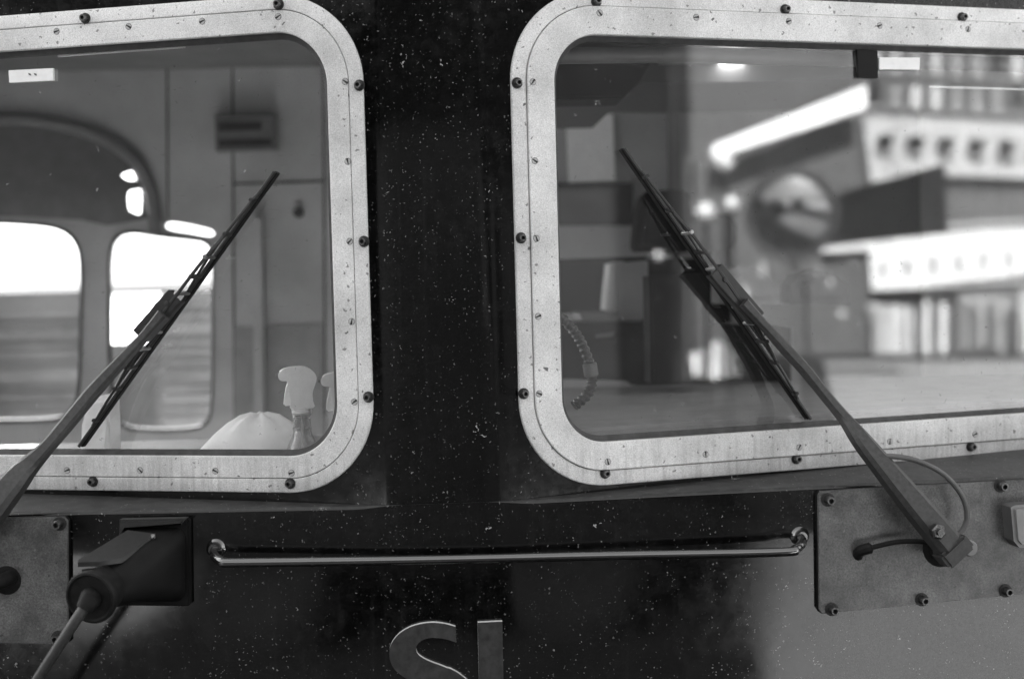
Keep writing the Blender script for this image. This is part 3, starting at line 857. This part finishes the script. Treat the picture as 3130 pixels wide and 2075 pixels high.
# left half, on the rear wall
dv = on_wall('wall_heater', [(655, 352), (838, 348), (842, 455), (658, 460)], YR - .06, .06, 'cabmid', rear, .008)
on_wall('heater_slot', [(668, 376), (800, 372), (800, 398), (668, 402)], YR - .064, .004, 'cabdark', rear)
on_wall('heater_slot', [(668, 428), (830, 424), (830, 446), (668, 450)], YR - .064, .004, 'cabdark', rear)
on_wall('cable_duct', [(772, 660), (800, 660), (812, 1500), (776, 1500)], YR - .05, .05, 'cabwall', rear, .006)
q = on_y(912, 650, YR)
lathe('wall_knob', [(0, 0), (.016, 0), (.014, .02), (0, .022)], q, Vector((0, -1, 0)), 'cabdark', rear)
# dark arch, and panel inside it, standing in for a reflection in the pane
arc = [on_y(x, y, YR - .015) for x, y in ((-120, 372), (60, 366), (200, 385), (320, 425), (410, 490), (455, 570), (472, 650), (478, 720))]
tube('reflected_arch', arc, .021, 'ceil', rear, 10, 6)
bm = bmesh.new()
dp = [rw(*p) for p in ((-260, 385), (60, 378), (200, 396), (310, 435), (395, 500), (440, 575), (455, 668), (330, 690), (250, 672), (100, 665), (-260, 655))]
sheet_with_holes(bm, dp, [w4, w5], lambda x, z: Vector((x, YR - .005, z)))
obj('reflected_arch_infill', bm, 'cabmid', rear)
for x_ in (508, 708, 985): on_wall('panel_seam', [(x_, 200), (x_ + 5, 200), (x_ + 12, 1400), (x_ + 7, 1400)] if x_ != 508 else [(508, 200), (513, 200), (515, 670), (510, 670)], YR - .004, .003, 'cabdark', rear)
on_wall('panel_seam', [(715, 560), (985, 552), (985, 557), (715, 565)], YR - .004, .003, 'cabdark', rear)
on_wall('kick_panel', [(716, 1000), (985, 990), (985, 1400), (716, 1400)], YR - .006, .005, 'desk', rear)
# right half
on_wall('upper_panel', [(1690, 560), (1935, 560), (1935, 690), (1690, 690)], YR - .012, .012, 'cabdark', rear)
on_wall('wall_strip', [(2044, 330), (2080, 330), (2080, 780), (2044, 780)], YR - .02, .02, 'cabmid', rear)
ps = on_wall('paper_sheet', [(1729, 352), (1874, 349), (1880, 552), (1738, 558)], YR - .02, .003, 'paper')
tag(ps, 'blank white paper sheet pinned high on the cab rear wall', 'paper')
# overhead console and ceiling lamp
bm = bmesh.new()
yc = .75
P = [on_y(*p, yc) for p in ((1560, 120), (2640, 120), (2640, 238), (2340, 250), (1958, 246), (1903, 303), (1560, 308))]
add_prism(bm, [(p.x, p.z) for p in P], lambda u_, v_, h_: Vector((u_, yc + h_, v_)), .6, 0, 0, None, .006)
oc = obj('overhead_console', bm, 'band', loco)
on_wall('console_box', [(1560, 150), (1800, 160), (1990, 190), (1958, 246), (1903, 303), (1560, 308)], yc - .12, .12, 'cabdark', oc, .006)
lz = zc - .004
c = on_y(2238, 189, yc - .006)
la = Vector((0, -.28, -.96)).normalized()
lathe('cab_lamp', [(.036, -.012), (.036, .0), (.030, .002), (.029, .0), (0, .001)], c, la, ['lampglass', 'cabmid'], loco, 28, [1, 1, 1, 0])
c2_ = on_y(2095, 191, yc - .006)
box('lamp_strip', c2_, (.12, .012, .010), 'desk', loco, .003)
tube('sun_visor', [WR.px(1690, 172, -.08), WR.px(2100, 168, -.08), WR.px(3300, 205, -.08)], .014, 'ceil', loco, 12)

# desk
def desk_pt(x, y, h): return WR.px(x, y, h)
bm = bmesh.new()
zd = on_y(2160, 1172, .95).z
plan = [WR.at(.02, zd, -.03), WR.at(1.42, zd, -.03), Vector((XS - .03, .95, zd)), Vector((.12, .95, zd)), Vector((.05, .6, zd))]
add_prism(bm, [(p.x, p.y) for p in plan], lambda u_, v_, h_: Vector((u_, v_, h_)), zd - .06, zd, 0, None, .006)
obj('driver_desk', bm, 'desk', loco)
bm = bmesh.new()
plan = [WL.at(-.02, zd, -.03), Vector((-.05, .6, zd)), Vector((-.12, .8, zd)), Vector((-XS + .03, .8, zd)), WL.at(-1.42, zd, -.03)]
zs = WL.px(500, 1400, -.1).z - .03
add_prism(bm, [(p.x, p.y) for p in plan], lambda u_, v_, h_: Vector((u_, v_, h_)), zs - .06, zs, 0, None, .006)
obj('sill_shelf', bm, 'desk', loco)
# desk instruments
def desk_block(name, pts, y, t, mat, bev=.006): return on_wall(name, pts, y, t, mat, loco, bev)
desk_block('monitor', [(1985, 845), (2165, 836), (2175, 1172), (1990, 1172)], .72, .10, 'cabdark')
desk_block('cupboard', [(1690, 792), (1868, 792), (1855, 955), (1690, 960)], 1.25, .3, 'cabdark')
desk_block('cupboard_top', [(1690, 793), (1880, 786), (1978, 783), (1972, 790), (1880, 800), (1690, 806)], 1.2, .35, 'cabdark', 0)
desk_block('radio_panel', [(1884, 803), (1982, 797), (1982, 975), (1896, 992), (1888, 940)], 1.1, .12, 'cabwall')
desk_block('radio_side', [(1866, 806), (1884, 803), (1888, 950), (1852, 950)], 1.11, .12, 'lining')
desk_block('shelf', [(1774, 960), (1892, 958), (1890, 978), (1782, 980)], 1.0, .2, 'desk', .002)
desk_block('shelf', [(1822, 1022), (1880, 1014), (1876, 1030), (1820, 1034)], .95, .2, 'desk', .002)
desk_block('desk_riser', [(1700, 985), (1990, 985), (2420, 1000), (2420, 1178), (1700, 1158)], .96, .12, 'cabdark')
# round gauge cowl
P = [(2205, 930), (2205, 860), (2225, 828), (2265, 814), (2310, 818), (2355, 845), (2388, 890), (2395, 935)]
desk_block('gauge_cowl', P, .80, .12, 'desk', .02)
P = [(2425, 930), (2425, 870), (2450, 838), (2500, 825), (2560, 835), (2600, 870), (2605, 935)]
desk_block('gauge_cowl', P, .82, .12, 'cabmid', .02)
# ribbed cord curving in the corner of the pane
pts = smooth_path([WR.px(x, y, -.08) for x, y in ((1690, 950), (1745, 1000), (1778, 1050), (1802, 1110), (1810, 1160), (1796, 1205), (1755, 1240))], 14)
bm = bmesh.new(); add_tube(bm, pts, [.0095 if k % 4 < 2 else .0075 for k in range(len(pts))], 12)
cc = obj('ribbed_cord', bm, 'wiper', None, None, 20)
tag(cc, 'black ribbed cord curving down in the lower corner of the windscreen', 'cord')
lathe('cord_clamp', [(.0098, -.012), (.0125, -.010), (.0125, .010), (.0098, .012)], WR.px(1805, 1130, -.08), WR.px(1810, 1160, -.08) - WR.px(1802, 1110, -.08), 'cabmid', cc, 16)

# driver's seat
st = empty('driver_seat')
tag(st, 'black driver seat with tall headrest seen through the windscreen', 'seat')
def seat_part(name, pts, y, t, mat, bev):
    o_ = on_wall(name, pts, y, t, mat, st, bev); return o_
def rrpx(x0, x1, y0, y1, r_): return [(x, y) for x, y in rounded_rect(x0, x1, y0, y1, r_, 6)]
seat_part('headrest', [(1950, 770), (1940, 755), (1948, 660), (1965, 600), (1985, 582), (2085, 578), (2110, 592), (2118, 640), (2116, 755), (2105, 770)][::-1], 1.35, .10, 'seat', .02)
seat_part('backrest', rrpx(1915, 2160, 790, 1180, 30), 1.36, .12, 'seat', .02)
seat_part('headrest_post', [(2000, 760), (2016, 760), (2016, 800), (2000, 800)], 1.39, .02, 'bolt', 0)
seat_part('headrest_post', [(2058, 760), (2074, 760), (2074, 800), (2058, 800)], 1.39, .02, 'bolt', 0)
lathe('pedestal', [(0, 0), (.2, 0), (.2, .02), (.05, .04), (.05, .42), (0, .42)], Vector((.33, 1.3, .61)), Vector((0, 0, 1)), 'cabdark', st)
box('cushion', (.33, 1.2, 1.08), (.36, .4, .12), 'seat', st, .03)
st2 = empty('assistant_seat')
tag(st2, 'grey assistant seat with low rounded back behind the wiper', 'seat')
P = rrpx(2112, 2252, 655, 768, 28)
on_wall('backrest', P, 1.62, .1, 'seat2', st2, .02)
lathe('pedestal', [(0, 0), (.18, 0), (.18, .02), (.045, .04), (.045, 1.05), (0, 1.05)], Vector((on_y(2182, 760, 1.67).x, 1.67, .61)), Vector((0, 0, 1)), 'cabdark', st2)

# ================================================================== SURROUNDINGS (mirrored in glass and paint)
bm = bmesh.new()
v = [bm.verts.new(p) for p in ((-1500, -1500, 0), (1500, -1500, 0), (1500, 1500, 0), (-1500, 1500, 0))]
bm.faces.new(v)
g = obj('ground', bm, 'asphalt'); g['kind'] = 'structure'
bm = bmesh.new()
v = [bm.verts.new(p) for p in ((1.55, -2.2, .004), (1.78, -2.8, .004), (2.3, -4.0, .004), (2.95, -5.5, .004), (14, -5.5, .004), (14, -1.8, .004), (1.55, -1.8, .004))]
bm.faces.new(v)
o = obj('added_paving', bm, 'concrete'); o['kind'] = 'structure'  # paving added and shaped to brighten the reflection on the right nose
bm = bmesh.new()
v = [bm.verts.new(p) for p in ((-4.2, -6.6, .004), (-2.3, -6.6, .004), (-2.3, -4.0, .004), (-4.2, -4.0, .004))]
bm.faces.new(v)
o = obj('added_paving', bm, 'concrete'); o['kind'] = 'structure'  # small patch added to brighten the reflection on the left nose

bm = bmesh.new()
v = [bm.verts.new(p) for p in ((-60, 4, .004), (60, 4, .004), (60, 200, .004), (-60, 200, .004))]
bm.faces.new(v)
o = obj('added_paving', bm, 'bright'); o['kind'] = 'structure'  # pale ground added behind the cab to show white through the windows

# dark van added right behind the camera to blacken the reflected centre
van = empty('added_van')
tag(van, 'dark van added behind the camera to blacken the nose reflection', 'van')
VY = -3.55
prof = [(a_ - .2, b_) for a_, b_ in [(-2.05, .35), (-2.05, 1.9), (-1.98, 2.12), (-1.85, 2.2), (.95, 2.24), (1.15, 2.18), (1.62, 1.45), (2.0, 1.25), (2.12, 1.05), (2.15, .4), (2.1, .35)]]
bm = bmesh.new()
add_prism(bm, prof, lambda u_, v_, h_: Vector((u_, h_, v_)), VY - 1.9, VY, 0, None, .05)
obj('van_body', bm, 'vanpaint', van)
bm = bmesh.new()
add_prism(bm, [(.55, 1.45), (.55, 2.05), (.88, 2.05), (1.25, 1.45)], lambda u_, v_, h_: Vector((u_, h_, v_)), VY - .02, VY + .004)
obj('side_window', bm, 'darkglass', van)
for x in (-1.55, 1.22):
    for yy in (VY - 1.72, VY - .1):
        lathe('wheel', [(0, -.1), (.2, -.1), (.33, -.09), (.34, -.05), (.34, .05), (.33, .09), (.2, .1), (.18, .07), (0, .07)], Vector((x, yy, .34)), Vector((0, 1, 0)), 'rubber', van, 28)

# places mirrored by the right-hand pane
def mirror(px, py, F=WR):
    P = F.px(px, py, -.0085); d = ray(px, py).normalized(); d = d - F.N * (2 * d.dot(F.N)); return P, d
P0, d0 = mirror(2780, 840)
dh = Vector((d0.x, d0.y, 0)).normalized()
def plane_at(dist, yaw=0):
    n = -(Matrix.Rotation(yaw, 3, 'Z') @ dh)
    O = P0 + dh * dist; O.z = 0
    a = Vector((0, 0, 1)).cross(n).normalized()
    def f3(u_, v_, h_): return O + a * u_ + Vector((0, 0, v_)) + n * h_
    def to(px, py):
        P, d = mirror(px, py); t = (O - P).dot(n) / d.dot(n); q = P + d * t
        return ((q - O).dot(a), q.z)
    return f3, to
def mp(name, plane, pts, h0, h1, mat, parent=None, bev=0):
    f3, to = plane
    P = [to(*p) for p in pts]
    return prism(name, P, f3, h0, h1, mat, parent, bev)
sb = empty('station_building')
tag(sb, 'pale station building mirrored in the windscreen pane', 'building')
pl = plane_at(24)
f3, to = pl
xa = to(2120, 840)[0]; xb = to(3700, 840)[0]
lo, hi_ = min(xa, xb), max(xa, xb)
prism('wall', [(lo, 0), (hi_, 0), (hi_, 8), (lo, 8)], f3, -1.2, 0, 'greywall', sb)
prism('gap_wing', [(to(p_, 840)[0], z_) for p_, z_ in ((1930, 0), (2126, 0), (2126, 7.5), (1930, 7.5))], f3, -1.3, -.15, 'slate', sb)  # dark wing added to close a bright gap in the reflection
mp('upper_band', pl, [(2640, 355), (3600, 405), (3600, 560), (2900, 540), (2660, 560)], .0, .25, 'stucco', sb)
mp('lower_band', pl, [(2515, 745), (2650, 735), (3600, 640), (3600, 850), (3130, 838), (2665, 888), (2660, 765), (2515, 772)], .0, .25, 'render', sb)
for x in (): mp('window', pl, [(x, 415), (x + 22, 400), (x + 20, 445), (x + 6, 452)], .25, .27, 'darkglass', sb)
for x in (): mp('window', pl, [(x - 8, 795), (x + 8, 795), (x + 8, 845), (x - 8, 845)], .25, .27, 'darkglass', sb)
mp('shop_front', pl, [(2655, 925), (2840, 945), (2850, 1130), (2790, 1150), (2700, 1220), (2680, 1150)], .0, .25, 'stucco', sb)
mp('shop_front', pl, [(2930, 900), (3100, 900), (3100, 1060), (2940, 1060)], .0, .2, 'flags', sb)
mp('shop_front', pl, [(3110, 880), (3600, 860), (3600, 1180), (3115, 1150)], .0, .2, 'stucco', sb)
mp('window', pl, [(2775, 1005), (2800, 1005), (2800, 1120), (2775, 1120)], .25, .27, 'darkglass', sb)
mp('kerb_wall', pl, [(2590, 1155), (3600, 1120), (3600, 1200), (2590, 1215)], .3, .6, 'render', sb)
for x0 in (): mp('upper_window', pl, [(x0, 240), (x0 + 28, 240), (x0 + 28, 320), (x0, 320)], 0, .04, 'render', sb)
pz = []
for x_, y_ in ((2520, 1105), (3500, 1105), (3500, 1300), (2560, 1300)):
    P_, d_ = mirror(x_, y_); pz.append(P_ - d_ * (P_.z / d_.z))
bm = bmesh.new(); bm.faces.new([bm.verts.new((p_.x, p_.y, .008)) for p_ in pz])
o = obj('forecourt', bm, 'flags'); o['kind'] = 'structure'
rs = random.Random(11)
x_ = 2668
while x_ < 3420:
    w_ = rs.uniform(10, 34)
    mp('facade_panel', pl, [(x_, 925 + rs.uniform(-10, 30)), (x_ + w_, 925 + rs.uniform(-10, 30)), (x_ + w_, 1120 + rs.uniform(-60, 20)), (x_, 1120 + rs.uniform(-60, 20))], .26, .30 + rs.uniform(0, .08), rs.choice(['plaza', 'flags', 'render', 'greywall', 'darkglass']), sb)
    x_ += w_ + rs.uniform(6, 40)
for r_, y0_ in enumerate((150, 255)):
    for k in range(13):
        x_ = 2662 + k * 62
        mp('upper_window', pl, [(x_, y0_ + k * 3), (x_ + 26, y0_ + k * 3), (x_ + 26, y0_ + 66 + k * 3), (x_, y0_ + 66 + k * 3)], .0, .05, rs.choice(['flags', 'flags', 'plaza', 'slate', 'stucco']), sb)
        mp('window_sill', pl, [(x_ - 5, y0_ + 70 + k * 3), (x_ + 31, y0_ + 70 + k * 3), (x_ + 31, y0_ + 76 + k * 3), (x_ - 5, y0_ + 76 + k * 3)], .0, .12, 'plaza', sb)
for k in range(9):
    x_ = 2690 + k * 92; y0_ = 398 + k * 5
    mp('window', pl, [(x_ + 6, y0_), (x_ + 34, y0_ + 1), (x_ + 34, y0_ + 62), (x_ + 6, y0_ + 62)], .25, .27, 'windowshade', sb)
    mp('awning', pl, [(x_, y0_ - 4), (x_ + 40, y0_ - 2), (x_ + 44, y0_ + 22), (x_ - 4, y0_ + 22)], .28, .6, 'stucco', sb)
    mp('window_sill', pl, [(x_, y0_ + 66), (x_ + 42, y0_ + 68), (x_ + 42, y0_ + 74), (x_, y0_ + 72)], .25, .36, 'plaza', sb)
for k in range(8):
    x_ = 2700 + k * 76; y0_ = 795 - k * 6
    mp('window', pl, [(x_ - 9, y0_), (x_ + 9, y0_), (x_ + 9, y0_ + 52), (x_ - 9, y0_ + 52)], .25, .27, 'flags', sb)
for y_ in (700, 880): mp('cornice', pl, [(2680, y_), (3420, y_ - 42), (3420, y_ - 34), (2680, y_ + 8)], .25, .36, 'plaza', sb)
x_ = 2270
while x_ < 2640:
    w_ = rs.uniform(8, 22); y0_ = rs.choice([500, 560, 790, 860, 950]) + rs.uniform(-20, 20)
    mp('wall_panel', pl, [(x_, y0_), (x_ + w_, y0_), (x_ + w_, y0_ + rs.uniform(18, 50)), (x_, y0_ + rs.uniform(18, 50))], .0, .06, rs.choice(['plaza', 'flags', 'flags', 'stucco']), sb)
    x_ += rs.uniform(14, 40)
# dark hoarding in front
pl2 = plane_at(17, R(18))
hb = mp('hoarding', pl2, [(2500, 620), (2660, 568), (2892, 505), (2898, 715), (2520, 755)], .0, .2, 'darkbrick')
tag(hb, 'dark billboard standing before the pale station building', 'billboard')
# canopy with a sunlit fascia running away from the locomotive
pl3 = plane_at(15, R(-25))
cn = empty('platform_canopy')
tag(cn, 'platform canopy with sunlit white fascia and dark soffit', 'canopy')
mp('fascia', pl3, [(2168, 448), (2632, 268), (2632, 335), (2168, 488)], 0, .15, 'fascia', cn)
mp('soffit', pl3, [(2150, 498), (2640, 345), (2640, 560), (2150, 600)], -.5, -.3, 'greywall', cn)
mp('post', pl3, [(2108, 470), (2118, 470), (2118, 1300), (2108, 1300)], -.3, -.15, 'greywall', cn)
# globe lamps
for i, (x, y, r_, lab) in enumerate(((2155, 650, .11, 'largest white globe lamp by the canopy post'), (2235, 625, .09, 'white globe lamp beside the largest one'), (2215, 500, .10, 'white globe lamp right below the canopy fascia'), (2012, 783, .05, 'smallest white globe lamp near the dark warehouse'), (2461, 845, .07, 'white globe lamp before the dark billboard'))):
    P, d = mirror(x, y)
    c_ = P + d * 12
    o_ = empty('globe_lamp'); tag(o_, lab, 'lamp', 'globe lamps along the platform')
    lathe('globe', [(r_ * math.sin(R(a)), -r_ * math.cos(R(a))) for a in range(0, 181, 15)], c_, Vector((0, 0, 1)), 'globe', o_, 18)
    tube('lamp_post', [Vector((c_.x, c_.y, 0)), Vector((c_.x, c_.y, c_.z - r_ * .95))], .02, 'darkbrick', o_, 8)
# round convex mirror on a post
P, d = mirror(2420, 655)
mc = P + d * 11.5
pm = empty('platform_mirror'); tag(pm, 'round convex platform mirror with thick dark rim on a post', 'mirror')
mn = (Vector((-.9, .75, -.18))).normalized()
bm = bmesh.new()
add_lathe(bm, [(0, .10)] + [(.39 * math.sin(R(a)) / math.sin(R(50)), .10 - .22 * (1 - math.cos(R(a)))) for a in range(5, 51, 5)], mc, mn, 32)
obj('mirror_face', bm, 'steelmirror', pm)
lathe('mirror_rim', [(.38, .0), (.38, .05), (.40, .07), (.45, .06), (.455, -.02), (.39, -.06), (0, -.07)], mc, mn, 'rubber', pm, 32)
tube('mirror_post', [Vector((mc.x, mc.y, 0)) - mn * .12, mc - mn * .12 - Vector((0, 0, .1)), mc - mn * .05], .03, 'greywall', pm, 10)
# white blocks added for bright blobs in the reflection
pl4 = plane_at(13)
for pts, lab in (([(2130, 1075), (2165, 1070), (2168, 1140), (2140, 1140)], 'narrow stand-in for a bright blob, white crate by the dark warehouse wall'), ([(2195, 1040), (2255, 1080), (2262, 1145), (2190, 1150)], 'wide stand-in for a bright blob, white crate next to the narrow one')):
    o_ = mp('block', pl4, pts, 0, .5, 'render', None, .02); tag(o_, lab, 'block', 'white blocks added for bright blobs')
# dark backdrop buildings added to keep the reflections dark
def backdrop(az0, az1, dist, h, label, mat):
    w = empty('backdrop'); tag(w, label, 'backdrop')
    a0, a1 = R(az0), R(az1)
    A = Vector((math.sin(a0) * dist / math.cos((a1 - a0) / 2), -math.cos(a0) * dist / math.cos((a1 - a0) / 2), 0)); B = Vector((math.sin(a1) * dist / math.cos((a1 - a0) / 2), -math.cos(a1) * dist / math.cos((a1 - a0) / 2), 0))
    d = (B - A).normalized(); n = Vector((-d.y, d.x, 0))
    if n.dot(-A) < 0: n = -n
    L = (B - A).length
    f = lambda u_, v_, h_: A + d * u_ + Vector((0, 0, v_)) + n * h_
    prism('wall', [(0, 0), (L, 0), (L, h), (0, h)], f, -8, 0, mat, w)
    prism('roof', [(-.3, h), (L + .3, h), (L + .3, h + .25), (-.3, h + .25)], f, -8.3, .4, 'darkbrick', w)
    k_ = int(L / 2.2)
    for i in range(k_):
        x = (i + .5) * L / k_
        prism('loading_door', [(x - .7, .05), (x + .7, .05), (x + .7, 2.6), (x - .7, 2.6)], f, .002, .05, 'vanpaint', w)
    return w
backdrop(22, 43.6, 14.5, 5.2, 'low dark boarded warehouse with loading doors added to darken the right pane', 'darkbrick')
backdrop(-64, -24, 15, 5.0, 'long dark warehouse added to darken the reflection in the left pane', 'darkbrick')
backdrop(-27, 25, 30, 9.5, 'tall dark warehouse added behind the van to hide the sky', 'darkbrick')
